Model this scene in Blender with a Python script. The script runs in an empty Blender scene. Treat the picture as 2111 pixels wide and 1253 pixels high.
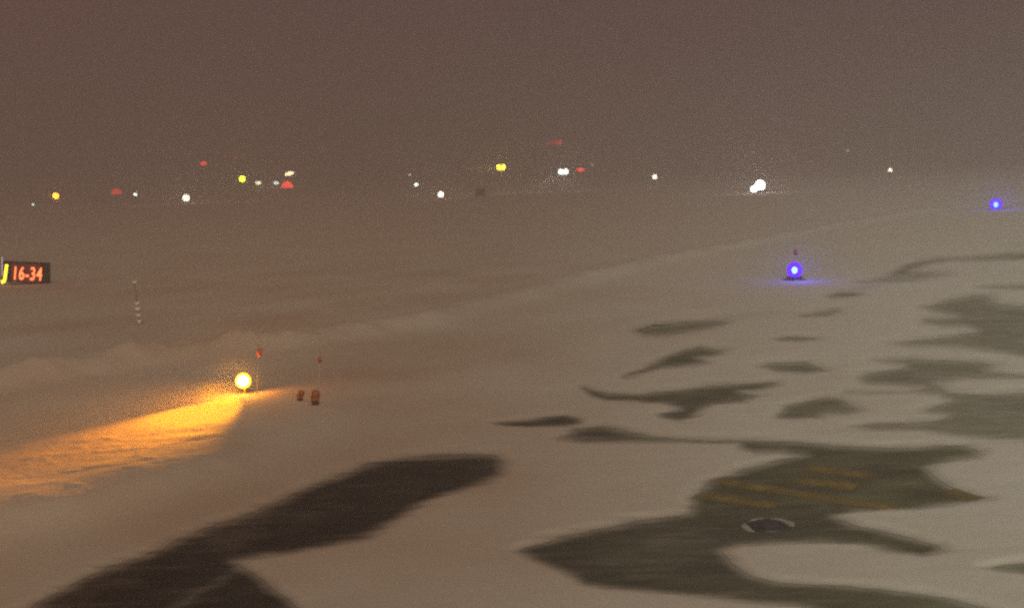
import bpy, bmesh, math, random
import numpy as np
from mathutils import Matrix, Vector, noise

S = bpy.context.scene
COL = S.collection
random.seed(7)
rng = np.random.default_rng(7)

# ------------------------------------------------------------------ camera
W, H, F = 2111.0, 1253.0, 2262.0          # photograph size and focal length in its pixels
CAMH = 5.0                                # eye height: a cabin window
ROLL = math.atan(0.036)
PITCH = math.atan(269.5 * math.cos(ROLL) / F)
FWD = Vector((0, math.cos(PITCH), -math.sin(PITCH)))
UP0 = Vector((0, math.sin(PITCH), math.cos(PITCH)))
R0 = Vector((1, 0, 0))
RIGHT = R0 * math.cos(ROLL) - UP0 * math.sin(ROLL)
UP = UP0 * math.cos(ROLL) + R0 * math.sin(ROLL)
cd = bpy.data.cameras.new('camera')
cam = bpy.data.objects.new('camera', cd)
COL.objects.link(cam)
cam.matrix_world = Matrix(((RIGHT.x, UP.x, -FWD.x, 0), (RIGHT.y, UP.y, -FWD.y, 0),
                           (RIGHT.z, UP.z, -FWD.z, CAMH), (0, 0, 0, 1)))
cd.sensor_width = 36.0
cd.lens = F / W * 36.0
cd.clip_start = 0.1
cd.clip_end = 6000
cd.dof.use_dof = True                      # the lens is focused on the window pane, not on the field
cd.dof.focus_distance = 1.0
cd.dof.aperture_fstop = (cd.lens / 1000.0) / 0.0023
cd.dof.aperture_blades = 5
cd.dof.aperture_rotation = 0.3
S.camera = cam

# ------------------------------------------------------------------ world, sun, exposure
SUN_EL, SUN_AZ = math.radians(45), math.radians(165)   # azimuth clockwise from the view direction
world = bpy.data.worlds.new('World')
S.world = world
world.use_nodes = True
nt = world.node_tree
nt.nodes.clear()
N = nt.nodes.new
out = N('ShaderNodeOutputWorld')
tc = N('ShaderNodeTexCoord')
sep = N('ShaderNodeSeparateXYZ')
nt.links.new(tc.outputs['Generated'], sep.inputs[0])
mr = N('ShaderNodeMapRange')
mr.inputs['From Min'].default_value = -0.7
mr.inputs['From Max'].default_value = 0.7
nt.links.new(sep.outputs['X'], mr.inputs['Value'])
ramp = N('ShaderNodeValToRGB')              # glow of the snow clouds over the airport lamps
ramp.color_ramp.elements[0].color = (0.176, 0.082, 0.074, 1)
ramp.color_ramp.elements[1].color = (0.106, 0.054, 0.068, 1)
nt.links.new(mr.outputs['Result'], ramp.inputs['Fac'])
bg1 = N('ShaderNodeBackground')
bg1.inputs['Strength'].default_value = 0.69
nt.links.new(ramp.outputs['Color'], bg1.inputs['Color'])
sky = N('ShaderNodeTexSky')
sky.sky_type = 'NISHITA'
sky.sun_disc = False
sky.sun_elevation = math.radians(1.0)
sky.sun_rotation = SUN_AZ
bg2 = N('ShaderNodeBackground')
bg2.inputs['Strength'].default_value = 0.004
nt.links.new(sky.outputs['Color'], bg2.inputs['Color'])
add = N('ShaderNodeAddShader')
nt.links.new(bg1.outputs[0], add.inputs[0])
nt.links.new(bg2.outputs[0], add.inputs[1])
nt.links.new(add.outputs[0], out.inputs['Surface'])

sl = bpy.data.lights.new('sun', 'SUN')
sl.energy = 1.42
sl.angle = math.radians(25)
sl.color = (0.96, 1.0, 0.72)
sun = bpy.data.objects.new('sun', sl)
COL.objects.link(sun)
sd = Vector((math.sin(SUN_AZ) * math.cos(SUN_EL), math.cos(SUN_AZ) * math.cos(SUN_EL), math.sin(SUN_EL)))
sun.rotation_euler = sd.to_track_quat('Z', 'Y').to_euler()

S.view_settings.view_transform = 'Standard'
S.view_settings.look = 'None'
S.view_settings.exposure = -0.07
S.view_settings.gamma = 1.0
S.render.engine = 'CYCLES'
S.cycles.volume_bounces = 1
S.cycles.max_bounces = 4
S.cycles.diffuse_bounces = 2
S.cycles.use_denoising = False      # the photograph keeps its high-ISO grain
S.cycles.sample_clamp_indirect = 2.0
S.cycles.sample_clamp_direct = 8.0
HAZE = 0.0062


# ------------------------------------------------------------------ projection helpers (numpy)
def unproj(u, v, z=0.0):
    d = FWD * F + RIGHT * (u - W / 2) - UP * (v - H / 2)
    t = (z - CAMH) / d.z
    return Vector((d.x * t, d.y * t, z))


def at_dist(u, v, D):
    """point on the sight line of pixel (u, v) at ground range D"""
    d = FWD * F + RIGHT * (u - W / 2) - UP * (v - H / 2)
    t = D / d.y
    return Vector((d.x * t, D, CAMH + d.z * t))


def proj(x, y, z):
    dx, dy, dz = x, y, z - CAMH
    a = dx * RIGHT.x + dy * RIGHT.y + dz * RIGHT.z
    b = dx * UP.x + dy * UP.y + dz * UP.z
    c = dx * FWD.x + dy * FWD.y + dz * FWD.z
    c = np.maximum(c, 0.01)
    return W / 2 + F * a / c, H / 2 - F * b / c


def sdf(u, v, pts, sx=0.42):
    """signed distance (inside negative) to a polygon; x squeezed so tips trail off along the wind"""
    P = np.array(pts, float) * np.array([sx, 1.0])
    u = u * sx
    best = np.full(u.shape, 1e9)
    ins = np.zeros(u.shape, bool)
    n = len(P)
    for i in range(n):
        ax, ay = P[i]
        bx, by = P[(i + 1) % n]
        ex, ey = bx - ax, by - ay
        L = ex * ex + ey * ey + 1e-9
        t = np.clip(((u - ax) * ex + (v - ay) * ey) / L, 0, 1)
        d = (u - ax - t * ex) ** 2 + (v - ay - t * ey) ** 2
        best = np.minimum(best, d)
        if ay != by:
            c = ((ay > v) != (by > v)) & (u < ex * (v - ay) / (by - ay) + ax)
            ins ^= c
    best = np.sqrt(best)
    return np.where(ins, -best, best)


def sstep(a, b, x):
    t = np.clip((x - a) / (b - a), 0, 1)
    return t * t * (3 - 2 * t)


_tab = rng.random((256, 256))


def vnoise(x, y):
    xi = np.floor(x).astype(int)
    yi = np.floor(y).astype(int)
    fx = x - xi
    fy = y - yi
    fx = fx * fx * (3 - 2 * fx)
    fy = fy * fy * (3 - 2 * fy)
    a = _tab[xi % 256, yi % 256]
    b = _tab[(xi + 1) % 256, yi % 256]
    c = _tab[xi % 256, (yi + 1) % 256]
    d = _tab[(xi + 1) % 256, (yi + 1) % 256]
    return (a * (1 - fx) + b * fx) * (1 - fy) + (c * (1 - fx) + d * fx) * fy * 1.0


def fbm(x, y, o=4):
    s, a, t = 0, 1.0, 0
    for k in range(o):
        s = s + a * vnoise(x + 17.3 * k, y + 5.1 * k)
        t += a
        a *= 0.5
        x = x * 2.03
        y = y * 2.03
    return s / t


# ------------------------------------------------------------------ bare patches blown clear of snow
# outline, edge softness, how bare (1 = clean asphalt)
PATCH = [
    ([(40, 1260), (140, 1215), (215, 1170), (290, 1148), (350, 1120), (440, 1085), (520, 1055), (560, 1040), (640, 1012),
      (700, 985), (760, 962), (830, 947), (900, 941), (980, 938), (1020, 940), (1034, 954), (1030, 975), (1005, 992),
      (960, 1004), (900, 1022), (860, 1042), (820, 1062), (790, 1092), (755, 1112), (700, 1124), (650, 1130),
      (600, 1137), (540, 1144), (480, 1157), (530, 1185), (560, 1208), (592, 1232), (620, 1260), (720, 1420),
      (-100, 1420), (-60, 1300)], 9, 1.0),
    ([(1015, 873), (1060, 867), (1120, 861), (1165, 857), (1195, 864), (1200, 873), (1160, 879), (1090, 881), (1040, 879)], 5, 0.95),
    ([(1150, 905), (1185, 884), (1240, 878), (1290, 886), (1340, 897), (1390, 904), (1450, 905), (1540, 906),
      (1600, 908), (1660, 911), (1720, 919), (1800, 922), (1880, 920), (1940, 917), (1990, 918), (2025, 930),
      (2010, 941), (1960, 948), (1925, 957), (1912, 967), (1932, 988), (1962, 1005), (2000, 1018), (2040, 1030),
      (1990, 1035), (1940, 1041), (1880, 1046), (1820, 1049), (1760, 1053), (1722, 1061), (1735, 1071),
      (1770, 1084), (1820, 1094), (1880, 1107), (1925, 1121), (1935, 1133), (1900, 1142), (1830, 1131),
      (1760, 1119), (1700, 1115), (1600, 1117), (1520, 1123), (1488, 1133), (1500, 1146), (1520, 1166),
      (1550, 1185), (1600, 1198), (1700, 1206), (1800, 1211), (1900, 1223), (1990, 1240), (2050, 1254),
      (2130, 1280), (2260, 1330), (2300, 1420), (2100, 1370), (1900, 1310), (1750, 1270), (1640, 1251),
      (1560, 1243), (1480, 1235), (1400, 1228), (1330, 1222), (1260, 1216), (1200, 1206), (1185, 1194),
      (1150, 1176), (1100, 1156), (1068, 1138), (1100, 1121), (1160, 1105), (1240, 1091), (1310, 1075),
      (1380, 1062), (1416, 1056), (1428, 1030), (1448, 1005), (1490, 984), (1540, 968), (1600, 955),
      (1655, 941), (1620, 935), (1560, 935), (1525, 925), (1520, 914), (1450, 911), (1390, 912), (1340, 913),
      (1260, 913), (1200, 911)], 8, 0.93),
    ([(1748, 880), (1800, 869), (1920, 866), (1945, 857), (1890, 850), (1915, 838), (1950, 825), (1930, 816), (1870, 811),
      (1800, 813), (1740, 812), (1745, 805), (1860, 806), (1900, 800), (1840, 797), (1780, 796), (1770, 781), (1785, 768), (1830, 761),
      (1856, 754), (1820, 750), (1795, 744), (1830, 738), (1870, 735), (1940, 738), (2000, 740), (2060, 750),
      (2050, 765), (2111, 770), (2200, 772), (2200, 784), (2090, 784), (1990, 784), (1938, 792), (1960, 805),
      (2050, 809), (2111, 806), (2300, 800), (2300, 915), (2050, 910), (1960, 900), (1900, 890), (1800, 888)], 8, 0.72),
    ([(1828, 709), (1880, 700), (1950, 692), (2000, 683), (1990, 676), (1940, 676), (1895, 668), (1900, 656), (1960, 652),
      (1920, 645), (1892, 634), (1940, 618), (2000, 606), (2040, 606), (2060, 622), (2111, 628), (2300, 620), (2300, 742),
      (2111, 738), (2040, 728), (2000, 722), (1930, 716), (1870, 716)], 8, 0.72),
    ([(2000, 592), (2050, 586), (2111, 584), (2300, 578), (2300, 600), (2111, 600), (2040, 598)], 6, 0.5),
    ([(1760, 581), (1815, 569), (1850, 553), (1890, 537), (1930, 530), (2000, 527), (2111, 520), (2300, 508), (2300, 530),
      (2111, 537), (2030, 539), (1960, 540), (1915, 546), (1880, 558), (1950, 560), (1975, 567), (1930, 575),
      (1880, 580), (1820, 583), (1770, 585)], 6, 0.62),
    ([(2060, 505), (2111, 500), (2300, 490), (2300, 500), (2111, 508)], 5, 0.35),
    ([(1695, 612), (1730, 601), (1770, 602), (1785, 610), (1750, 617), (1710, 618)], 6, 0.65),
    ([(1745, 596), (1790, 589), (1835, 588), (1800, 594), (1760, 599)], 4, 0.45),
    ([(1640, 650), (1690, 641), (1730, 636), (1738, 646), (1700, 655), (1650, 656)], 6, 0.6),
    ([(1420, 660), (1500, 648), (1560, 640), (1650, 645), (1560, 655), (1480, 668)], 9, 0.35),
    ([(1308, 683), (1350, 672), (1410, 662), (1470, 657), (1512, 662), (1490, 674), (1440, 682), (1380, 690), (1330, 691)], 7, 0.75),
    ([(1290, 778), (1330, 760), (1370, 740), (1410, 722), (1440, 715), (1498, 722), (1480, 731), (1445, 739), (1462, 750),
      (1420, 755), (1360, 759), (1330, 770)], 6, 0.9),
    ([(1585, 700), (1630, 693), (1680, 695), (1694, 702), (1650, 707), (1610, 706)], 5, 0.75),
    ([(1560, 755), (1600, 748), (1660, 745), (1690, 756), (1708, 766), (1660, 770), (1600, 767)], 6, 0.85),
    ([(1206, 802), (1250, 811), (1320, 811), (1380, 803), (1450, 796), (1520, 790), (1600, 786), (1604, 795), (1560, 805),
      (1530, 808), (1572, 817), (1530, 828), (1470, 833), (1450, 846), (1430, 862), (1400, 869), (1365, 863), (1352, 854),
      (1400, 844), (1370, 835), (1310, 830), (1250, 826), (1218, 815)], 6, 0.92),
    ([(1596, 858), (1620, 835), (1660, 827), (1700, 819), (1730, 820), (1756, 833), (1775, 846), (1740, 853), (1700, 855),
      (1690, 863), (1640, 867), (1600, 864)], 7, 0.85),
    ([(2020, 1170), (2060, 1160), (2111, 1157), (2200, 1160), (2200, 1195), (2111, 1184), (2060, 1178)], 7, 0.8),
    # thin, wind-scoured snow letting the pavement through
    ([(1130, 840), (1180, 770), (1260, 705), (1340, 665), (1420, 690), (1390, 740), (1310, 775), (1230, 812)], 26, 0.22),
    ([(600, 985), (700, 950), (830, 930), (980, 925), (1060, 950), (1000, 1010), (860, 1060), (700, 1140), (520, 1160)], 22, 0.18),
    ([(1400, 1030), (1520, 950), (1900, 930), (2000, 1000), (2060, 1030), (1800, 1060)], 20, 0.12),
    ([(1750, 1140), (1850, 1128), (1960, 1126), (2010, 1136), (1960, 1150), (1850, 1152)], 12, 0.3),
]


# thin powder lying on the bare asphalt
DUST = [
    ([(430, 1100), (520, 1050), (600, 1060), (560, 1110), (480, 1140)], 24, 0.16),
    ([(330, 1262), (420, 1205), (490, 1168), (500, 1180), (420, 1225), (350, 1268)], 9, 0.20),
    ([(640, 1120), (700, 1085), (780, 1070), (760, 1105), (700, 1124)], 12, 0.16),
    ([(1240, 1110), (1400, 1075), (1500, 1100), (1450, 1180), (1300, 1190)], 30, 0.07),
]


def snow_amount(x, y):
    u, v = proj(x, y, 0.0)
    wob = (fbm(x * 0.9 + 3, y * 0.9) - 0.5) * 12 + (fbm(x * 0.9, y * 4.5 + 9, 4) - 0.5) * 14
    k = np.clip((v - 380) / 700, 0.12, 1)
    uu, vv = u + wob * 1.6 * k, v + wob * 0.8 * k
    s = np.ones_like(u)
    grain = fbm(x * 1.6 + 40, y * 5.0, 4)
    for pts, soft, bare in PATCH:
        soft = soft * 1.9
        xs = [p[0] for p in pts]
        ys = [p[1] for p in pts]
        m = (u > min(xs) - 140) & (u < max(xs) + 140) & (v > min(ys) - 70) & (v < max(ys) + 70)
        if not m.any():
            continue
        d = sdf(uu[m], vv[m], pts)
        dark = bare * (1 - sstep(-soft, soft, d))
        if 0.3 < bare < 0.7:      # snow streamers blowing across the more open pavement
            dark = dark * (0.95 + 0.30 * sstep(0.36, 0.58, fbm(x[m] * 0.10 + 3, y[m] * 0.55, 4)))
        s[m] = np.minimum(s[m], 1 - dark) if soft < 20 else s[m] - dark
    for pts, soft, add in DUST:
        s = s + add * (1 - sstep(-soft, soft, sdf(uu, vv, pts))) * (s < 0.9)
    # the same wind-blown patches go on to the right of and behind the view
    r = np.hypot(x, y)
    side = sstep(0.50, 0.62, x / np.maximum(y, 0.1)) + (y < 0.5)
    pn = fbm(x * 0.12 + 11, y * 0.3 + 2, 4)
    s = np.minimum(s, 1 - np.clip(side, 0, 1) * (x > 0) * sstep(0.52, 0.56, pn) * 0.8 * (r < 90))
    # slightly streaky dusting everywhere, both on the snow and on bare asphalt
    s = np.clip(s, 0, 1)
    s = s + (1 - s) * 0.10 * sstep(0.45, 0.8, grain)
    return np.clip(s, 0, 1)


# ------------------------------------------------------------------ relief of the ploughed snow
def wline(pts, z):
    return [(*unproj(p[0], p[1], z * p[2]).xy, p[2]) for p in pts]


CREST_FAR = wline([(-700, 860, .8), (-200, 800, .9), (0, 768, 1), (200, 738, 1), (340, 718, 1), (450, 702, 1), (570, 690, 1.1), (680, 686, .8),
                   (760, 672, .7), (870, 655, .7), (1000, 625, .6), (1200, 572, .55), (1400, 525, .6), (1550, 498, .6),
                   (1700, 468, .5), (1900, 434, .5), (2300, 385, .5)], 0.34)
CREST_NEAR = wline([(-900, 1230, .9), (-300, 1120, .9), (0, 1050, 1), (150, 1026, 1), (300, 985, 1), (420, 947, 1), (560, 893, .75), (700, 848, .35),
                    (860, 805, .15), (1000, 775, .0)], 0.26)
MID_RIDGE = wline([(420, 880, .3), (600, 815, .5), (760, 795, .7), (900, 780, .6), (1050, 750, .5), (1200, 700, .4), (1400, 640, .3)], 0.12)


def ridge(x, y, line, hgt, wa, wb):
    """height of a windrow; wa = width on the far side, wb = width on the near side"""
    best = np.full(x.shape, 1e9)
    sgn = np.ones(x.shape)
    hh = np.zeros(x.shape)
    for (ax, ay, ha), (bx, by, hb) in zip(line[:-1], line[1:]):
        ex, ey = bx - ax, by - ay
        L = ex * ex + ey * ey
        t = np.clip(((x - ax) * ex + (y - ay) * ey) / L, 0, 1)
        qx, qy = x - ax - t * ex, y - ay - t * ey
        d = np.hypot(qx, qy)
        m = d < best
        best = np.where(m, d, best)
        cr = ex * (y - ay) - ey * (x - ax)
        sgn = np.where(m, np.sign(cr), sgn)
        hh = np.where(m, ha + (hb - ha) * t, hh)
    w = np.where(sgn > 0, wa, wb)
    return hgt * hh * np.exp(-(best / w) ** 2)


def relief(x, y, snow):
    lump = fbm(x * 1.1, y * 1.1, 4)
    lump2 = fbm(x * 3.1 + 7, y * 3.1, 3)
    z = 0.006 + 0.05 * sstep(0.5, 1.0, snow)
    z = z + ridge(x, y, CREST_FAR, 0.50, 1.5, 0.8) * (0.45 + 0.9 * lump) * 1.0
    near = ridge(x, y, CREST_NEAR, 0.26, 2.4, 0.75)
    z = z + near * (0.82 + 0.36 * fbm(x * 0.6, y * 0.6, 3))
    z = z + ridge(x, y, MID_RIDGE, 0.12, 1.0, 0.9) * (0.6 + 0.8 * lump)
    berm = np.clip(ridge(x, y, CREST_NEAR, 1.0, 6.0, 0.8) + ridge(x, y, CREST_FAR, 1.0, 2.0, 2.4), 0, 1)
    clods = np.maximum(lump2 - 0.50, 0) * 0.03 + np.maximum(fbm(x * 0.9 + 31, y * 1.6, 4) - 0.5, 0) * 0.06
    z = z + berm * clods
    z = z + 0.012 * (fbm(x * 0.3, y * 0.5, 3) - 0.5) * sstep(0.6, 1, snow)
    return z


# ------------------------------------------------------------------ materials
def mat(name, color=(0.5, 0.5, 0.5), rough=0.6, metal=0.0, spec=0.4, bump=None):
    m = bpy.data.materials.new(name)
    m.use_nodes = True
    b = m.node_tree.nodes['Principled BSDF']
    b.inputs['Base Color'].default_value = (*color, 1)
    b.inputs['Roughness'].default_value = rough
    b.inputs['Metallic'].default_value = metal
    b.inputs['Specular IOR Level'].default_value = spec
    n = m.node_tree.nodes.new('ShaderNodeTexNoise')
    n.inputs['Scale'].default_value = bump or 14.0
    n.inputs['Detail'].default_value = 5
    t = m.node_tree.nodes.new('ShaderNodeTexCoord')
    m.node_tree.links.new(t.outputs['Object'], n.inputs['Vector'])
    r = m.node_tree.nodes.new('ShaderNodeMapRange')
    r.inputs['To Min'].default_value = rough * 0.7
    r.inputs['To Max'].default_value = min(1, rough * 1.3)
    m.node_tree.links.new(n.outputs['Fac'], r.inputs['Value'])
    m.node_tree.links.new(r.outputs['Result'], b.inputs['Roughness'])
    mx = m.node_tree.nodes.new('ShaderNodeMixRGB')
    mx.inputs['Color1'].default_value = (*[c * 0.75 for c in color], 1)
    mx.inputs['Color2'].default_value = (*[min(1, c * 1.2) for c in color], 1)
    m.node_tree.links.new(n.outputs['Fac'], mx.inputs['Fac'])
    m.node_tree.links.new(mx.outputs['Color'], b.inputs['Base Color'])
    return m


def emat(name, color, strength):
    m = bpy.data.materials.new(name)
    m.use_nodes = True
    b = m.node_tree.nodes['Principled BSDF']
    b.inputs['Base Color'].default_value = (0.05, 0.05, 0.05, 1)
    b.inputs['Emission Color'].default_value = (*color, 1)
    b.inputs['Emission Strength'].default_value = strength
    return m


def glass_glow(name, color, strength, see=0.45):
    """lamp glass lit from within: part clear, part glowing"""
    m = bpy.data.materials.new(name)
    m.use_nodes = True
    t = m.node_tree
    t.nodes.clear()
    o = t.nodes.new('ShaderNodeOutputMaterial')
    a = t.nodes.new('ShaderNodeBsdfTransparent')
    e = t.nodes.new('ShaderNodeEmission')
    e.inputs['Color'].default_value = (*color, 1)
    e.inputs['Strength'].default_value = strength
    x = t.nodes.new('ShaderNodeMixShader')
    x.inputs['Fac'].default_value = 1 - see
    t.links.new(a.outputs[0], x.inputs[1])
    t.links.new(e.outputs[0], x.inputs[2])
    t.links.new(x.outputs[0], o.inputs['Surface'])
    return m


def ground_material(name):
    m = bpy.data.materials.new(name)
    m.use_nodes = True
    t = m.node_tree
    n, l = t.nodes.new, t.links.new
    b = t.nodes['Principled BSDF']
    at = n('ShaderNodeAttribute')
    at.attribute_name = 'snow'
    co = n('ShaderNodeTexCoord')
    # fine streaks along the wind
    mp = n('ShaderNodeMapping')
    mp.inputs['Scale'].default_value = (0.8, 3.5, 1)
    l(co.outputs['Object'], mp.inputs['Vector'])
    n1 = n('ShaderNodeTexNoise')
    n1.inputs['Scale'].default_value = 1.6
    n1.inputs['Detail'].default_value = 7
    n1.inputs['Roughness'].default_value = 0.62
    l(mp.outputs[0], n1.inputs['Vector'])
    ad = n('ShaderNodeMath')
    ad.operation = 'MULTIPLY_ADD'
    l(n1.outputs['Fac'], ad.inputs[0])
    ad.inputs[1].default_value = 0.36
    l(at.outputs['Fac'], ad.inputs[2])
    cov = n('ShaderNodeMapRange')
    cov.interpolation_type = 'SMOOTHSTEP'
    cov.inputs['From Min'].default_value = 0.12
    cov.inputs['From Max'].default_value = 1.10
    l(ad.outputs[0], cov.inputs['Value'])
    # asphalt
    n2 = n('ShaderNodeTexNoise')
    n2.inputs['Scale'].default_value = 0.7
    n2.inputs['Detail'].default_value = 8
    l(co.outputs['Object'], n2.inputs['Vector'])
    n3 = n('ShaderNodeTexNoise')
    n3.inputs['Scale'].default_value = 30
    n3.inputs['Detail'].default_value = 4
    l(co.outputs['Object'], n3.inputs['Vector'])
    r1 = n('ShaderNodeValToRGB')
    r1.color_ramp.elements[0].position = 0.3
    r1.color_ramp.elements[0].color = (0.015, 0.0135, 0.0135, 1)
    r1.color_ramp.elements[1].position = 0.75
    r1.color_ramp.elements[1].color = (0.038, 0.033, 0.029, 1)
    l(n2.outputs['Fac'], r1.inputs['Fac'])
    m1 = n('ShaderNodeMixRGB')
    m1.blend_type = 'MULTIPLY'
    m1.inputs['Fac'].default_value = 0.6
    l(r1.outputs['Color'], m1.inputs['Color1'])
    r3 = n('ShaderNodeMapRange')
    r3.inputs['To Min'].default_value = 0.5
    r3.inputs['To Max'].default_value = 1.5
    l(n3.outputs['Fac'], r3.inputs['Value'])
    l(r3.outputs['Result'], m1.inputs['Color2'])
    painted_light = n('ShaderNodeAttribute')
    painted_light.attribute_name = 'painted_light'
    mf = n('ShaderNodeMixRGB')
    mf.inputs['Color2'].default_value = (0.20, 0.205, 0.13, 1)  # asphalt tone with the right-hand light painted in
    l(painted_light.outputs['Fac'], mf.inputs['Fac'])
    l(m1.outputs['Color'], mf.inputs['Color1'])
    # snow: old snow, browner where weaker light to the left is painted in
    n4 = n('ShaderNodeTexNoise')
    n4.inputs['Scale'].default_value = 0.9
    n4.inputs['Detail'].default_value = 6
    l(mp.outputs[0], n4.inputs['Vector'])
    r4 = n('ShaderNodeValToRGB')
    r4.color_ramp.elements[0].position = 0.25
    r4.color_ramp.elements[0].color = (0.76, 0.75, 0.73, 1)
    r4.color_ramp.elements[1].position = 0.72
    r4.color_ramp.elements[1].color = (0.86, 0.86, 0.84, 1)
    l(n4.outputs['Fac'], r4.inputs['Fac'])
    painted_falloff = n('ShaderNodeAttribute')
    painted_falloff.attribute_name = 'painted_falloff'
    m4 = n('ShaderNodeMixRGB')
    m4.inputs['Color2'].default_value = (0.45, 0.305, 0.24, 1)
    l(painted_falloff.outputs['Fac'], m4.inputs['Fac'])
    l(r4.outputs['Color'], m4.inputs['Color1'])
    mx = n('ShaderNodeMixRGB')
    l(cov.outputs['Result'], mx.inputs['Fac'])
    l(mf.outputs['Color'], mx.inputs['Color1'])
    l(m4.outputs['Color'], mx.inputs['Color2'])
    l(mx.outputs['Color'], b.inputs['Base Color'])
    rr = n('ShaderNodeMapRange')
    rr.inputs['To Min'].default_value = 0.55
    rr.inputs['To Max'].default_value = 0.9
    l(cov.outputs['Result'], rr.inputs['Value'])
    l(rr.outputs['Result'], b.inputs['Roughness'])
    b.inputs['Specular IOR Level'].default_value = 0.25
    n5 = n('ShaderNodeTexNoise')
    n5.inputs['Scale'].default_value = 5
    n5.inputs['Detail'].default_value = 6
    l(co.outputs['Object'], n5.inputs['Vector'])
    bp = n('ShaderNodeBump')
    bp.inputs['Strength'].default_value = 0.1
    bp.inputs['Distance'].default_value = 0.05
    l(n5.outputs['Fac'], bp.inputs['Height'])
    l(bp.outputs['Normal'], b.inputs['Normal'])
    return m


# ------------------------------------------------------------------ ground meshes
def painted_falloff_amount(x, y):
    # light falling off toward the left, put into the snow's colour
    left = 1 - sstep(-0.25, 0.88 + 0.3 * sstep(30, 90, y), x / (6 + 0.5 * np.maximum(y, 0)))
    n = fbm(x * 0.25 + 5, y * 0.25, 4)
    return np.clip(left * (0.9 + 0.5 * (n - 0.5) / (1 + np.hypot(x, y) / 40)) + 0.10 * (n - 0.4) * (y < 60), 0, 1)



def make_ground():
    def fine(a, b, n):
        return np.linspace(a, b, n)
    ang = np.concatenate([np.linspace(-110, -29, 120, endpoint=False), fine(-29, 29, 820), np.linspace(29, 110, 121)[1:]])
    ang = np.radians(ang)
    inv = np.concatenate([np.linspace(1 / 3.0, 1 / 11.5, 90, endpoint=False), np.linspace(1 / 11.5, 1 / 1500.0, 480)])
    rad = 1 / inv
    A, R = np.meshgrid(ang, rad)
    X, Y = R * np.sin(A), R * np.cos(A)
    snow = snow_amount(X, Y)
    Z = relief(X, Y, snow)
    falloff = painted_falloff_amount(X, Y)
    # greenish light growing to the right, painted into the bare pavement's colour
    right_lit = np.clip(sstep(-3, 9, X) * (0.6 + 1.0 * (fbm(X * 0.8, Y * 1.5 + 50, 4) - 0.3)), 0, 1)
    nr, na = X.shape
    idx = np.arange(nr * na).reshape(nr, na)
    q = np.stack([idx[:-1, :-1], idx[:-1, 1:], idx[1:, 1:], idx[1:, :-1]], -1).reshape(-1, 4)[:, ::-1]

    def build(name, Zv, quads, m):
        used = np.unique(quads)
        remap = np.full(nr * na, -1)
        remap[used] = np.arange(len(used))
        quads = remap[quads]
        me = bpy.data.meshes.new(name)
        me.vertices.add(len(used))
        co = np.stack([X.ravel()[used], Y.ravel()[used], Zv.ravel()[used]], -1)
        me.vertices.foreach_set('co', co.ravel().astype(np.float32))
        me.loops.add(quads.size)
        me.loops.foreach_set('vertex_index', quads.ravel().astype(np.int32))
        me.polygons.add(len(quads))
        me.polygons.foreach_set('loop_start', (np.arange(len(quads)) * 4).astype(np.int32))
        me.polygons.foreach_set('loop_total', np.full(len(quads), 4, np.int32))
        me.update(calc_edges=True)
        me.polygons.foreach_set('use_smooth', np.ones(len(quads), bool))
        for nm, arr in (('snow', snow), ('painted_falloff', falloff), ('painted_light', right_lit)):
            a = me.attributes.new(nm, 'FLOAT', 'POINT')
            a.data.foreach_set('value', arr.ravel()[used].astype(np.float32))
        me.materials.append(m)
        o = bpy.data.objects.new(name, me)
        COL.objects.link(o)
        o['kind'] = 'structure'
        return o

    gm = ground_material('snow_and_asphalt')
    sq = snow.ravel()[q]
    build('taxiway', np.zeros_like(X), q[(sq.min(1) < 0.62)], gm)
    build('snow_ground', Z, q[(sq.max(1) > 0.5)], gm)
    # base earth under everything, out past the haze
    me = bpy.data.meshes.new('ground')
    n, Rr = 64, 5000
    vs = [(Rr * math.cos(2 * math.pi * k / n), Rr * math.sin(2 * math.pi * k / n), -0.12) for k in range(n)]
    me.from_pydata(vs, [], [list(range(n))])
    a = me.attributes.new('snow', 'FLOAT', 'POINT')
    a.data.foreach_set('value', np.ones(n, np.float32))
    me.materials.append(gm)
    o = bpy.data.objects.new('ground', me)
    COL.objects.link(o)
    o['kind'] = 'structure'


make_ground()


def ground_z(x, y):
    X, Y = np.array([[x]], float), np.array([[y]], float)
    return float(relief(X, Y, snow_amount(X, Y))[0, 0])


# ------------------------------------------------------------------ mesh helpers
def cyl(bm, r0, r1, z0, z1, seg=16, at=(0, 0, 0), M=None):
    ret = bmesh.ops.create_cone(bm, cap_ends=True, segments=seg, radius1=r0, radius2=r1, depth=z1 - z0)
    mm = Matrix.Translation(Vector(at) + Vector((0, 0, (z0 + z1) / 2)))
    if M is not None:
        mm = M @ mm
    bmesh.ops.transform(bm, matrix=mm, verts=ret['verts'])


def ball(bm, r, at=(0, 0, 0), sc=(1, 1, 1), seg=20):
    ret = bmesh.ops.create_uvsphere(bm, u_segments=seg, v_segments=seg // 2 + 2, radius=r)
    bmesh.ops.transform(bm, matrix=Matrix.Translation(at) @ Matrix.Diagonal((*sc, 1)), verts=ret['verts'])


def box(bm, x0, x1, y0, y1, z0, z1, bev=0.0):
    ret = bmesh.ops.create_cube(bm, size=1)
    M = Matrix.Translation(((x0 + x1) / 2, (y0 + y1) / 2, (z0 + z1) / 2)) @ Matrix.Diagonal((x1 - x0, y1 - y0, z1 - z0, 1))
    bmesh.ops.transform(bm, matrix=M, verts=ret['verts'])
    if bev:
        es = list({e for v in ret['verts'] for e in v.link_edges})
        bmesh.ops.bevel(bm, geom=es, offset=bev, segments=2, affect='EDGES')


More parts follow.
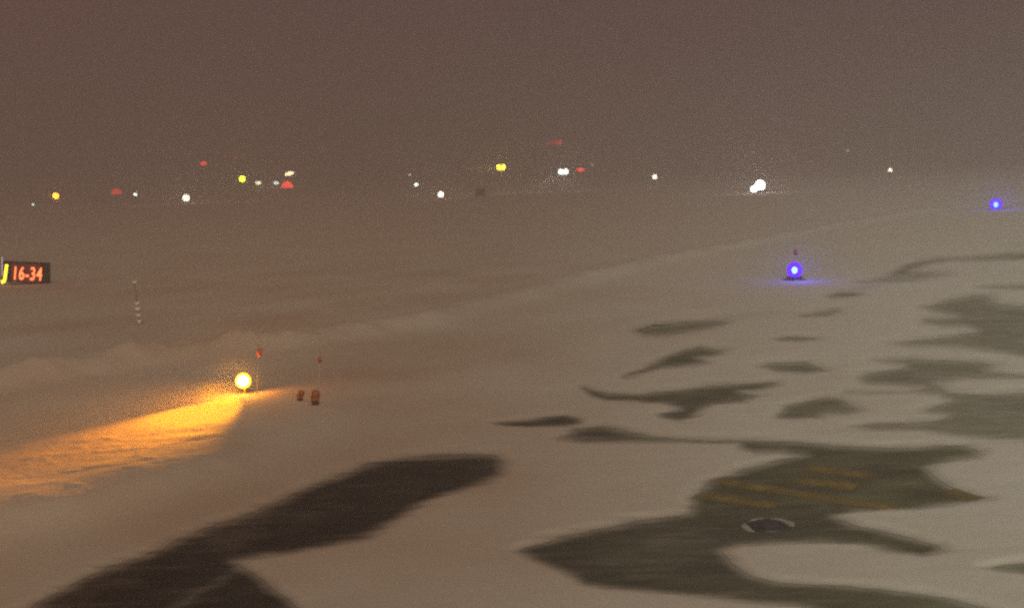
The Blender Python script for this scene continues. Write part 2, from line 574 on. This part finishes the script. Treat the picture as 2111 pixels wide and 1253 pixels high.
def obj(name, bm, m, parent=None, smooth=True):
    me = bpy.data.meshes.new(name)
    bm.to_mesh(me)
    bm.free()
    if smooth:
        for p in me.polygons:
            p.use_smooth = len(p.vertices) <= 4
    me.materials.append(m)
    o = bpy.data.objects.new(name, me)
    COL.objects.link(o)
    if parent:
        o.parent = parent
    return o


def thing(name, label, cat, loc, rz=0, group=None):
    o = bpy.data.objects.new(name, None)
    o.empty_display_size = 0.3
    COL.objects.link(o)
    o.location = loc
    o.rotation_euler = (0, 0, rz)
    o['label'] = label
    o['category'] = cat
    if group:
        o['group'] = group
    return o


M_STEEL = mat('weathered_steel', (0.22, 0.21, 0.20), 0.5, 0.6)
M_DARK = mat('dark_paint', (0.035, 0.032, 0.03), 0.6)
M_YEL = mat('yellow_housing', (0.55, 0.30, 0.03), 0.5)
M_ORG = mat('orange_plastic', (0.36, 0.10, 0.035), 0.55)
M_STAKE = mat('stake_paint', (0.55, 0.45, 0.36), 0.6)
M_REDREF = mat('red_reflective_tape', (0.62, 0.16, 0.11), 0.5)
M_WHITE = mat('white_reflective_tape', (0.85, 0.80, 0.76), 0.35)
M_SNOWCAP = mat('snow_cap', (0.75, 0.74, 0.73), 0.9)


def disc_fixture(name, label, cat, loc, col, power, hz, lens_r, body, group, g=1.0):
    """elevated edge light: ground plate, frangible stem, collar, domed lens; hz = height of lens centre"""
    t = thing(name, label, cat, loc, 0, group)
    bm = bmesh.new()
    cyl(bm, lens_r * 1.5, lens_r * 1.5, -0.12, 0.03, 24)
    obj('base_plate', bm, M_STEEL, t)
    bm = bmesh.new()
    cyl(bm, lens_r * 0.32, lens_r * 0.28, 0.03, hz - lens_r * 1.5, 14)
    obj('stem', bm, body, t)
    bm = bmesh.new()
    cyl(bm, lens_r * 0.75, lens_r * 1.05, hz - lens_r * 1.5, hz - lens_r * 0.85, 20)
    obj('collar', bm, body, t)
    bm = bmesh.new()
    ball(bm, lens_r, (0, 0, hz), (1, 1, 1.08))
    obj('lens', bm, emat(name + '_glow', col, power), t)
    return t


# ------------------------------------------------------------------ painted holding marking, partly blown clear
def markings():
    m = mat('faded_yellow_paint', (0.33, 0.245, 0.105), 0.7, bump=3.0)
    # worn paint: the pavement shows through in blotches
    tn = m.node_tree
    pb = tn.nodes['Principled BSDF']
    wn = tn.nodes.new('ShaderNodeTexNoise')
    wn.inputs['Scale'].default_value = 2.6
    wn.inputs['Detail'].default_value = 8
    tcn = tn.nodes.new('ShaderNodeTexCoord')
    tn.links.new(tcn.outputs['Object'], wn.inputs['Vector'])
    wr = tn.nodes.new('ShaderNodeMapRange')
    wr.inputs['From Min'].default_value = 0.32
    wr.inputs['From Max'].default_value = 0.68
    wr.inputs['To Min'].default_value = 0.5
    wr.inputs['To Max'].default_value = 0.95
    tn.links.new(wn.outputs['Fac'], wr.inputs['Value'])
    wa = tn.nodes.new('ShaderNodeAttribute')
    wa.attribute_name = 'wear'
    wm = tn.nodes.new('ShaderNodeMath')
    wm.operation = 'MULTIPLY'
    tn.links.new(wr.outputs['Result'], wm.inputs[0])
    tn.links.new(wa.outputs['Fac'], wm.inputs[1])
    tn.links.new(wm.outputs[0], pb.inputs['Alpha'])
    bm = bmesh.new()
    wear = bm.verts.layers.float.new('wear')

    def bar(p, q, w):
        a, b = unproj(*p), unproj(*q)
        d = (b - a).normalized()
        nrm = Vector((-d.y, d.x, 0)) * (w * 0.62)
        n = 16
        rows = []
        for k in range(n + 1):
            c = a.lerp(b, k / n)
            row = []
            for j in range(7):
                f = j / 3 - 1
                v = bm.verts.new((c.x + nrm.x * f, c.y + nrm.y * f, 0.004))
                v[wear] = (1 - abs(f) ** 2.2) * min(1, k / 1.5, (n - k) / 1.5)
                row.append(v)
            rows.append(row)
        for r0, r1 in zip(rows[:-1], rows[1:]):
            for j in range(6):
                bm.faces.new((r0[j], r1[j], r1[j + 1], r0[j + 1]))
    bar((1655, 962), (1802, 984), 0.42)
    bar((1632, 986), (1775, 1006), 0.52)
    bar((1470, 990), (1880, 1054), 0.40)
    bar((1430, 1018), (1610, 1044), 0.40)
    bar((1950, 1012), (2034, 1028), 0.55)
    bar((1385, 872), (1425, 877), 0.5)
    o = obj('painted_marking', bm, m, None, False)
    o['kind'] = 'structure'


markings()


# ------------------------------------------------------------------ fixture set into the pavement
def pavement_fixture():
    p = unproj(1583, 1084)
    t = thing('pavement_light', 'round unlit fixture set in bare asphalt with a crust of snow round its rim', 'pavement light', (p.x, p.y, 0.0))
    bm = bmesh.new()
    cyl(bm, 0.27, 0.25, 0.001, 0.022, 40)
    obj('flange', bm, mat('cast_grey_metal', (0.10, 0.10, 0.105), 0.45, 0.5), t, False)
    bm = bmesh.new()
    cyl(bm, 0.16, 0.12, 0.0225, 0.05, 32)
    obj('cover', bm, mat('dark_cast_metal', (0.11, 0.11, 0.115), 0.4, 0.5), t, False)
    for k in range(6):
        a = k * math.pi / 3 + 0.3
        bm = bmesh.new()
        cyl(bm, 0.016, 0.016, 0.0225, 0.032, 8, (0.21 * math.cos(a), 0.21 * math.sin(a), 0))
        obj('bolt', bm, M_STEEL, t)
    # broken ring of packed snow
    bm = bmesh.new()
    for a0, a1, w in ((155, 225, 0.05), (-15, 70, 0.06), (85, 130, 0.03)):
        n = 26
        prev = None
        for k in range(n + 1):
            f = k / n
            a = math.radians(a0 + (a1 - a0) * f)
            ww = w * math.sin(math.pi * min(max(f, 0.04), 0.96)) ** 0.6 * (0.8 + 0.5 * random.random())
            rr = 0.325 + 0.02 * (random.random() - .5)
            ring = []
            for j in range(7):
                b = math.pi * j / 6
                r = rr + ww * math.cos(b)
                ring.append(bm.verts.new((r * math.cos(a), r * math.sin(a), 0.002 + 0.45 * ww * math.sin(b))))
            if prev:
                for j in range(6):
                    bm.faces.new((prev[j], ring[j], ring[j + 1], prev[j + 1]))
            prev = ring
    obj('snow_rim', bm, mat('dirty_crust', (0.34, 0.32, 0.30), 0.9), t)


pavement_fixture()


def halo_puff(loc, sx, sy, sz, dens, label):
    """denser snow haze added to carry the halo of a lamp, fading out to its edge"""
    bm = bmesh.new()
    ball(bm, 1.0, (0, 0, 0), (1, 1, 1), 24)
    m = bpy.data.materials.new('halo_haze')
    m.use_nodes = True
    t = m.node_tree
    t.nodes.clear()
    n, l = t.nodes.new, t.links.new
    o = n('ShaderNodeOutputMaterial')
    v = n('ShaderNodeVolumePrincipled')
    v.inputs['Color'].default_value = (0.97, 0.96, 0.95, 1)
    tc = n('ShaderNodeTexCoord')
    ln = n('ShaderNodeVectorMath')
    ln.operation = 'LENGTH'
    l(tc.outputs['Object'], ln.inputs[0])
    mr = n('ShaderNodeMapRange')
    mr.interpolation_type = 'SMOOTHSTEP'
    mr.inputs['From Min'].default_value = 1.0
    mr.inputs['From Max'].default_value = 0.0
    mr.inputs['To Max'].default_value = dens
    l(ln.outputs['Value'], mr.inputs['Value'])
    l(mr.outputs['Result'], v.inputs['Density'])
    l(v.outputs[0], o.inputs['Volume'])
    ob = obj('added_halo_snow', bm, m)
    ob.location = loc
    ob.scale = (sx, sy, sz)
    ob['kind'] = 'stuff'
    ob['label'] = label


# ------------------------------------------------------------------ near lamps, stakes and small fixtures
def stake(px, tip_px, label, lean=0.0, tip=M_REDREF, group='reflective marker stakes', D=None, tipr=0.055):
    base = unproj(px[0], px[1], 0.03)
    gz = ground_z(base.x, base.y)
    tp = at_dist(tip_px[0], tip_px[1], base.y)
    t = thing('marker_stake', label, 'marker stake', (base.x, base.y, gz - 0.05), 0, group)
    v = tp - Vector(t.location)
    L = v.length
    M = v.to_track_quat('Z', 'Y').to_matrix().to_4x4()
    bm = bmesh.new()
    cyl(bm, 0.006, 0.005, 0, L - tipr, 10, M=M)
    obj('pole', bm, M_STAKE, t)
    bm = bmesh.new()
    cyl(bm, tipr * 0.8, tipr * 0.8, L - tipr * 1.3, L + tipr * 1.3, 14, M=M)
    bmesh.ops.bevel(bm, geom=bm.edges[:], offset=tipr * 0.25, segments=2, affect='EDGES')
    obj('reflective_band', bm, tip, t)
    return t


ob = unproj(505, 818, 0.0)
ogz = ground_z(ob.x, ob.y)
olamp = at_dist(503, 784, ob.y)
LZ = olamp.z - ogz


def orange_lamp():
    t = thing('guard_light', 'lit amber lamp low on the snow bank throwing a long orange beam over it', 'airfield light', (olamp.x, ob.y, ogz))
    bm = bmesh.new()
    cyl(bm, 0.20, 0.20, -0.1, 0.02, 24)
    obj('base_plate', bm, M_STEEL, t)
    bm = bmesh.new()
    cyl(bm, 0.03, 0.03, 0.02, LZ - 0.17, 12)
    obj('stem', bm, M_YEL, t)
    aim = Vector((-1.9, -7.3, 0)).normalized()
    rot = aim.to_track_quat('Z', 'Y').to_matrix().to_4x4()
    bm = bmesh.new()
    cyl(bm, 0.12, 0.19, -0.16, 0.0, 24, M=Matrix.Translation((0, 0, LZ)) @ rot)
    obj('housing', bm, M_YEL, t)
    bm = bmesh.new()
    ball(bm, 0.175, (0, 0, 0), (1, 1, 0.8))
    bmesh.ops.transform(bm, matrix=Matrix.Translation(Vector((0, 0, LZ)) + aim * 0.06) @ rot, verts=bm.verts)
    obj('lens', bm, glass_glow('amber_lens', (1.0, 0.50, 0.005), 9.0, 0.5), t)
    bm = bmesh.new()
    ball(bm, 0.13, Vector((0, 0, LZ)) + aim * 0.05)
    obj('bulb', bm, emat('amber_bulb', (1.0, 0.80, 0.50), 12), t)
    gl = bpy.data.lights.new('amber_glow', 'POINT')
    gl.energy = 110
    gl.color = (1.0, 0.36, 0.01)
    gl.shadow_soft_size = 0.1
    go = bpy.data.objects.new('amber_glow', gl)
    COL.objects.link(go)
    go.parent = t
    go.location = (-0.05, -0.32, LZ + 0.06)
    halo_puff((olamp.x - 0.2, ob.y - 0.3, ogz + LZ + 0.1), 1.0, 1.3, 0.8, 0.06, 'added puff of snow haze carrying the orange halo of the amber lamp')
    sp = bpy.data.lights.new('amber_beam', 'SPOT')
    sp.energy = 11000
    sp.color = (1.0, 0.34, 0.0)
    sp.spot_size = math.radians(62)
    sp.spot_blend = 0.9
    sp.shadow_soft_size = 0.08
    so = bpy.data.objects.new('amber_beam', sp)
    COL.objects.link(so)
    so.parent = t
    d = (aim + Vector((0, 0, -0.30))).normalized()
    so.location = Vector((0, 0, LZ + 0.02)) + aim * 0.24
    so.rotation_euler = d.to_track_quat('-Z', 'Y').to_euler()
    return t


orange_lamp()
stake((528, 822), (535, 726), 'marker stake with orange-red tip right behind the lit amber lamp', tipr=0.075)
stake((655, 838), (659, 740), 'marker stake with small red tip above the two dull orange fixtures')


def dull_fixture(u, v, s, label, lean):
    p = unproj(u, v + 12, 0.03)
    gz = ground_z(p.x, p.y)
    t = thing('unlit_fixture', label, 'unlit light', (p.x, p.y, gz - 0.02), 0, 'small unlit orange fixtures in the snow')
    t.rotation_euler = (0, lean, 0)
    bm = bmesh.new()
    cyl(bm, 0.09 * s, 0.075 * s, -0.03, 0.08 * s, 16)
    obj('base', bm, M_DARK, t)
    bm = bmesh.new()
    cyl(bm, 0.075 * s, 0.105 * s, 0.081 * s, 0.18 * s, 18)
    obj('collar', bm, M_ORG, t)
    bm = bmesh.new()
    ball(bm, 0.10 * s, (0.02, 0, 0.23 * s), (1, 1, 1.0))
    obj('cap', bm, M_ORG, t)


dull_fixture(618, 824, 0.8, 'smaller, left one of two dull orange fixtures in the snow right of the amber lamp', 0.12)
dull_fixture(651, 833, 1.05, 'larger, right one of two dull orange fixtures in the snow right of the amber lamp', -0.05)


def banded_pole():
    base = unproj(288, 672, 0.0)
    top = at_dist(277, 579, base.y)
    t = thing('snow_pole', 'thin leaning pole with pale worn bands on the snow field below the sign', 'marker pole', (base.x, base.y, -0.02))
    v = top - Vector(t.location)
    L = v.length
    M = v.to_track_quat('Z', 'Y').to_matrix().to_4x4()
    bm = bmesh.new()
    cyl(bm, 0.022, 0.018, 0, L, 12, M=M)
    obj('pole', bm, mat('brown_pole', (0.22, 0.17, 0.13), 0.7), t)
    mb = mat('pale_band', (0.80, 0.70, 0.60), 0.5)
    for a, b, r in ((.05, .15, .075), (.19, .29, .085), (.33, .43, .095), (.46, .54, .095), (.93, 1.0, .085)):
        bm = bmesh.new()
        cyl(bm, r * .8, r, a * L, b * L, 14, M=M)
        obj('band', bm, mb, t)


banded_pole()


# ------------------------------------------------------------------ lit sign: J 16-34
def text_mesh(name, body, size, m, parent, loc, shear=0.0, depth=0.008, bold=0.0, sx=1.0):
    cu = bpy.data.curves.new(name, 'FONT')
    cu.body = body
    cu.size = size
    cu.extrude = depth
    cu.shear = shear
    cu.space_character = 1.12
    cu.offset = bold
    tmp = bpy.data.objects.new(name, cu)
    COL.objects.link(tmp)
    bpy.context.view_layer.update()
    dg = bpy.context.evaluated_depsgraph_get()
    me = bpy.data.meshes.new_from_object(tmp.evaluated_get(dg))
    bpy.data.objects.remove(tmp)
    me.materials.clear()
    me.materials.append(m)
    o = bpy.data.objects.new(name, me)
    COL.objects.link(o)
    o.parent = parent
    o.location = loc
    o.rotation_euler = (math.radians(90), 0, 0)
    o.scale = (sx, 1, 1)
    return o


def lit_sign():
    D = 58.0
    a = at_dist(5, 580, D)       # lower left of the box
    px = D / F
    Wd, Hh = 95 * px, 40 * px
    t = thing('airfield_sign', 'low black lit sign with a yellow J and red characters 16-34', 'sign', (a.x, a.y, a.z))
    t.rotation_euler = (0, math.radians(4.5), 0)
    bm = bmesh.new()
    box(bm, 0, Wd, 0.0, 0.28, 0, Hh, 0.03)
    obj('cabinet', bm, M_DARK, t, False)
    x1, x2, x3 = 0.03, 17.5 * px, 79 * px
    bm = bmesh.new()
    box(bm, x1, x2, -0.02, -0.002, 0.05, Hh - 0.05)
    obj('location_panel', bm, mat('black_panel', (0.012, 0.010, 0.008), 0.5), t, False)
    bm = bmesh.new()
    box(bm, x2 + 0.02, x3, -0.02, -0.002, 0.05, Hh - 0.05)
    obj('runway_panel', bm, emat('red_panel', (1.0, 0.015, 0.006), 0.09), t, False)
    bm = bmesh.new()
    box(bm, x3 + 0.03, Wd - 0.03, -0.02, -0.002, 0.04, Hh - 0.04)
    obj('blank_panel', bm, mat('blank_dark_panel', (0.02, 0.02, 0.025), 0.5), t, False)
    bm = bmesh.new()
    box(bm, -0.005, 0.03, -0.04, -0.022, 0.30 * Hh, Hh + 0.26)
    obj('edge_strip', bm, emat('pale_strip', (0.9, 0.7, 0.75), 0.9), t, False)
    for x in (0.35, Wd / 2, Wd - 0.35):
        bm = bmesh.new()
        cyl(bm, 0.035, 0.035, -0.8, 0.0, 10, (x, 0.14, 0))
        obj('leg', bm, M_STEEL, t)
    bm = bmesh.new()
    box(bm, -0.03, Wd + 0.03, -0.01, 0.29, Hh + 0.003, Hh + 0.05, 0.02)
    obj('top_cap', bm, M_DARK, t, False)
    text_mesh('letter', 'J', 1.02, emat('yellow_letter', (1.0, 0.75, 0.04), 3.2), t, (x1 + 0.02, -0.032, 0.17), 0.18, bold=0.045, sx=0.78)
    text_mesh('digits', '16-34', 0.98, emat('orange_digits', (1.0, 0.17, 0.05), 3.6), t, (x2 + 0.06, -0.032, 0.14), 0.14, bold=0.012, sx=0.63)


lit_sign()


# ------------------------------------------------------------------ blue taxiway lights
def T(D):
    return math.exp(-HAZE * D)


def blue(u, v, ubase, label, lens_r, pw, pl):
    base = unproj(*ubase, 0.05)
    gz = ground_z(base.x, base.y)
    lp = at_dist(u, v, base.y)
    t = disc_fixture('taxiway_light', label, 'taxiway light', (lp.x, base.y, gz), (0.06, 0.16, 1.0), pw, lp.z - gz, lens_r, M_DARK, 'blue taxiway edge lights')
    lens = [c for c in t.children if c.name.startswith('lens')][0]
    lens.data.materials[0] = glass_glow('blue_glass', (0.10, 0.0, 1.0), 2.6, 0.3)
    bm = bmesh.new()
    ball(bm, lens_r * 0.36, (0, 0, lp.z - gz), (1, 1, 1.2))
    obj('bulb', bm, emat('blue_bulb', (0.25, 0.80, 1.0), pw), t)
    halo_puff((lp.x, base.y - 0.3, lp.z - 0.15), lens_r * 10, lens_r * 10, lens_r * 7, 0.07, 'added puff of snow haze carrying the violet halo of the ' + ('nearer' if u < 1800 else 'farther') + ' blue light')
    L = bpy.data.lights.new('blue_glow', 'POINT')
    L.color = (0.10, 0.06, 1.0)
    L.energy = pl
    L.shadow_soft_size = lens_r
    o = bpy.data.objects.new('blue_glow', L)
    COL.objects.link(o)
    o.parent = t
    o.location = (0, -lens_r * 3, lp.z - gz + lens_r * 1.2)
    return t


blue(1638, 557, (1640, 577), 'nearer blue taxiway light, the one with a red-tipped stake behind it', 0.32, 10, 42)
blue(2053, 422, (2053, 432), 'farther blue taxiway light near the right edge of the photo', 0.55, 10, 90)
stake((1642, 574), (1640, 520), 'marker stake with faint pink-red tip right behind the nearer blue light', tipr=0.10)


# ------------------------------------------------------------------ far runway lights
WARM = (1.0, 0.93, 0.72)
COOL = (0.86, 1.0, 0.84)
# (u, v, radius px, brightness after haze, colour, label)
RUNWAY = [
    (68, 422, 4.2, 3.0, (0.85, 1.0, 0.95), 'tiny white runway light, leftmost of all the field lights, below the amber far lamp'),
    (384, 415, 9.0, 6.0, WARM, 'bright white runway light left of the green-yellow lamp cluster'),
    (909, 405, 8.0, 5.0, WARM, 'bright white runway light, lowest of three in a slanting row left of the dark box'),
    (1554, 394, 9.0, 6.0, (1.0, 0.93, 1.0), 'dazzling lamp, smaller left one of the brightest touching white pair'),
    (1567, 392, 12.5, 7.0, (1.0, 0.95, 0.90), 'dazzling lamp, larger right one of the brightest touching white pair'),
    (279, 401, 5.5, 5.0, COOL, 'small white runway light just right of the dim red dome at far left'),
    (858, 381, 6.0, 7.0, COOL, 'small white runway light, middle of three in a slanting row left of the yellow lamp'),
    (1350, 365, 7.0, 4.5, WARM, 'single white runway light between the white floodlight and the dazzling pair'),
    (1835, 351, 6.0, 6.0, (1.0, 0.95, 0.65), 'small upright white runway light alone above the far right snow'),
]
for k, (u, v, r, b, c, lab) in enumerate(RUNWAY):
    hor = 395 - 0.036 * u
    D = min(300, (CAMH - 0.5) * F / max(v - hor, 6))
    p = at_dist(u, v, D)
    lr = max(0.2, (r - 2.2) * D / F)
    hz = max(p.z, lr * 1.55)
    disc_fixture('runway_light', lab, 'runway light', (p.x, p.y, 0.05 + p.z - hz if p.z > hz else 0.0), c, b / T(D), hz, lr, M_STEEL, 'white runway lights far across the field')


# ------------------------------------------------------------------ far lamps on masts
def mast_lamp(u, v, rw, rh, b, c, D, label, cat='mast lamp', name='mast_lamp', group='far lamps on masts', tilt=0.0, n=1):
    p = at_dist(u, v, D)
    t = thing(name, label, cat, (p.x, p.y, 0.0), 0, group)
    hw, hh = max(0.1, (rw - 1.6) * D / F), max(0.1, (rh - 1.6) * D / F)
    bm = bmesh.new()
    cyl(bm, 0.09, 0.05, -0.1, p.z - hh - 0.12, 10)
    obj('mast', bm, M_STEEL, t)
    bm = bmesh.new()
    box(bm, -hw * 0.9, hw * 0.9, 0.02, 0.3, p.z - hh - 0.119, p.z - hh * 0.2, 0.04)
    obj('bracket', bm, M_STEEL, t, False)
    em = emat(name + '_glow', c, b / T(D))
    step = 2 * hw / n
    for k in range(n):
        bm = bmesh.new()
        ball(bm, 1.0, (0, 0, 0), (hw / n * 1.02, 0.3, hh))
        bmesh.ops.transform(bm, matrix=Matrix.Translation((-hw + step * (k + .5), -0.35, p.z)) @ Matrix.Rotation(tilt, 4, 'Y'), verts=bm.verts)
        obj('lens', bm, em, t)
    return t, p


mast_lamp(116, 404, 8, 8, 3.0, (1.0, 0.42, 0.03), 290, 'far amber lamp near the left edge, above and right of the tiny white light')
mast_lamp(500, 369, 8, 8, 4.0, (0.72, 1.0, 0.03), 300, 'green-yellow lamp at the left end of the far left cluster')
mast_lamp(533, 377, 7.5, 5, 0.95, (1.0, 0.95, 0.62), 300, 'dim cream lamp just right of the green-yellow lamp')
mast_lamp(570, 377, 7, 4.5, 0.75, (0.85, 1.0, 0.8), 300, 'dim pale green-white lamp between the cream lamp and the red dome')
mast_lamp(597, 358, 11, 5.5, 1.3, (1.0, 0.78, 0.45), 300, 'tilted oval cream-orange lamp directly above the brighter red dome', tilt=-0.25)
mast_lamp(845, 361, 3.4, 3.4, 0.5, (1.0, 0.75, 0.5), 310, 'faintest pinkish lamp at the top of the slanting row of three')
mast_lamp(1033, 345, 11, 7.5, 5.0, (1.0, 0.85, 0.05), 290, 'double yellow lamp high above the dark box', n=2)
_, FP = mast_lamp(1161, 354, 12, 7.5, 5.0, (0.92, 1.0, 0.92), 280, 'wide white floodlight with a pale beam falling to its lower left', n=2)
mast_lamp(1221, 340, 4, 4, 0.16, (0.9, 0.9, 0.85), 310, 'faint grey speck of light right of the small red lamp')
mast_lamp(1536, 322, 3, 3, 0.12, (0.9, 1.0, 0.85), 310, 'faint speck of light above the dazzling white pair')
mast_lamp(1747, 311, 4, 4, 0.18, (0.85, 0.95, 0.75), 310, 'faint speck of light highest on the right side of the field')


def red_lamp(u, v, rw, rh, b, D, label, half=False):
    p = at_dist(u, v, D)
    t = thing('obstruction_light', label, 'red light', (p.x, p.y, 0.0), 0, 'red lamps across the field')
    hw, hh = max(0.1, (rw - 1.2) * D / F), max(0.1, (rh - 1.2) * D / F)
    bm = bmesh.new()
    cyl(bm, 0.08, 0.05, -0.1, p.z - hh - 0.08, 10)
    obj('mast', bm, M_STEEL, t)
    bm = bmesh.new()
    cyl(bm, hw * 0.8, hw * 0.8, p.z - hh - 0.08, p.z - hh + 0.02, 20)
    obj('mount', bm, M_STEEL, t)
    bm = bmesh.new()
    if half:
        ball(bm, 1.0, (0, 0, p.z - hh * 0.8), (hw, hw, hh * 1.7))
        bmesh.ops.bisect_plane(bm, geom=bm.verts[:] + bm.edges[:] + bm.faces[:], plane_co=(0, 0, p.z - hh * 0.8), plane_no=(0, 0, -1), clear_outer=True)
    else:
        ball(bm, 1.0, (0, 0, p.z), (hw, hw, hh))
    obj('lens', bm, emat('red_glow', (1.0, 0.05, 0.03), b / T(D)), t)


red_lamp(240, 395, 12, 8, 0.35, 270, 'dim red dome left of the small white runway light', True)
red_lamp(592, 381, 13, 9, 0.85, 300, 'brighter red dome at the right end of the far left cluster', True)
red_lamp(420, 337, 8, 5, 0.6, 300, 'small oval red light high above the bright white runway light')
red_lamp(486, 325, 4, 4, 0.16, 300, 'tiny faint red light high above the green-yellow lamp')
red_lamp(1197, 350, 9, 5, 0.7, 280, 'small red light immediately right of the white floodlight')


def red_bar():
    D = 290
    p = at_dist(1141, 293, D)
    t = thing('red_light_bar', 'faint wide red bar of light, highest light in the middle of the scene', 'red light bar', (p.x, p.y, 0.0), 0)
    bm = bmesh.new()
    cyl(bm, 0.12, 0.06, -0.1, p.z - 1.0, 12)
    obj('mast', bm, M_STEEL, t)
    bm = bmesh.new()
    box(bm, -2.1, 2.1, 0.02, 0.3, p.z - 0.999, p.z - 0.8, 0.03)
    obj('cross_bar', bm, M_STEEL, t, False)
    for k in range(5):
        bm = bmesh.new()
        ball(bm, 1.0, ((k - 2) * 0.87, -0.1, p.z - 0.1 - 0.3 * (k == 0)), (0.42, 0.3, 0.5 + 0.25 * (k > 2)))
        obj('lens', bm, emat('faint_red_glow', (1.0, 0.07, 0.05), (0.10, 0.11, 0.10, 0.15, 0.24)[k] / T(D)), t)


red_bar()

# beams of the far floodlights
for (u, v, D, aim, col, en, ang) in ((1161, 354, 280, (-14, -10, -6), (1.0, 0.97, 0.85), 12000, 40),
                                     (590, 368, 299, (-12, -6, -5), (1.0, 0.85, 0.65), 5000, 60),
                                     (1033, 345, 290, (-14, -3, -1.0), (1.0, 0.65, 0.15), 6000, 40)):
    L = bpy.data.lights.new('flood_beam', 'SPOT')
    L.energy = en
    L.color = col
    L.spot_size = math.radians(ang)
    L.spot_blend = 1.0
    L.shadow_soft_size = 0.3
    o = bpy.data.objects.new('flood_beam', L)
    COL.objects.link(o)
    o.location = at_dist(u, v, D) + Vector((0, -1.2, 0))
    o.rotation_euler = Vector(aim).to_track_quat('-Z', 'Y').to_euler()


for (u, v, D, sx, sy, sz, dn, lab) in ((1152, 378, 276, 8, 8, 2.6, 0.05, 'added puff of snow haze for the pale glow below the white floodlight'),
                                       (560, 387, 296, 8, 6, 1.8, 0.05, 'added puff of snow haze for the pale glow below the far left lamp cluster'),
                                       (1005, 348, 286, 9, 6, 2.2, 0.04, 'added puff of snow haze for the yellowish glow left of the double yellow lamp'),
                                       (1562, 392, 200, 7, 6, 3.0, 0.05, 'added puff of snow haze for the bright halo round the dazzling white pair')):
    halo_puff(at_dist(u, v, D), sx, sy, sz, dn, lab)  # extra haze added so the far lamps get a glow

# ------------------------------------------------------------------ dark box standing far off
def dark_box():
    D = 210.0
    p = at_dist(990, 397, D)
    s = D / F
    w, h = 20 * s, 13 * s
    t = thing('equipment_cabinet', 'small dark box standing alone on the snow under the yellow lamp', 'cabinet', (p.x, p.y, 0))
    z0 = max(0.1, p.z - h / 2)
    bm = bmesh.new()
    box(bm, -w / 2, w / 2, 0, 0.8, z0, z0 + h, 0.06)
    obj('body', bm, M_DARK, t, False)
    bm = bmesh.new()
    box(bm, -w * 0.25, w * 0.55, -0.08, 0.9, z0 + h + 0.003, z0 + h + 0.14, 0.05)
    obj('lid', bm, M_DARK, t, False)
    for x in (-w * .4, w * .4):
        bm = bmesh.new()
        cyl(bm, 0.07, 0.07, -0.1, z0 - 0.001, 10, (x, 0.4, 0))
        obj('leg', bm, M_DARK, t)


dark_box()


# ------------------------------------------------------------------ the blowing snow in the air
def haze():
    bm = bmesh.new()
    box(bm, -900, 900, -60, 1600, -1.2, 40)
    m = bpy.data.materials.new('snowy_air')
    m.use_nodes = True
    t = m.node_tree
    t.nodes.clear()
    o = t.nodes.new('ShaderNodeOutputMaterial')
    v = t.nodes.new('ShaderNodeVolumePrincipled')
    v.inputs['Color'].default_value = (0.96, 0.88, 0.88, 1)
    v.inputs['Density'].default_value = HAZE
    v.inputs['Anisotropy'].default_value = 0.6
    t.links.new(v.outputs[0], o.inputs['Volume'])
    ob = obj('haze', bm, m, None, False)
    ob['kind'] = 'stuff'
    ob['label'] = 'blowing snow and mist hanging in the air over the whole field'


haze()
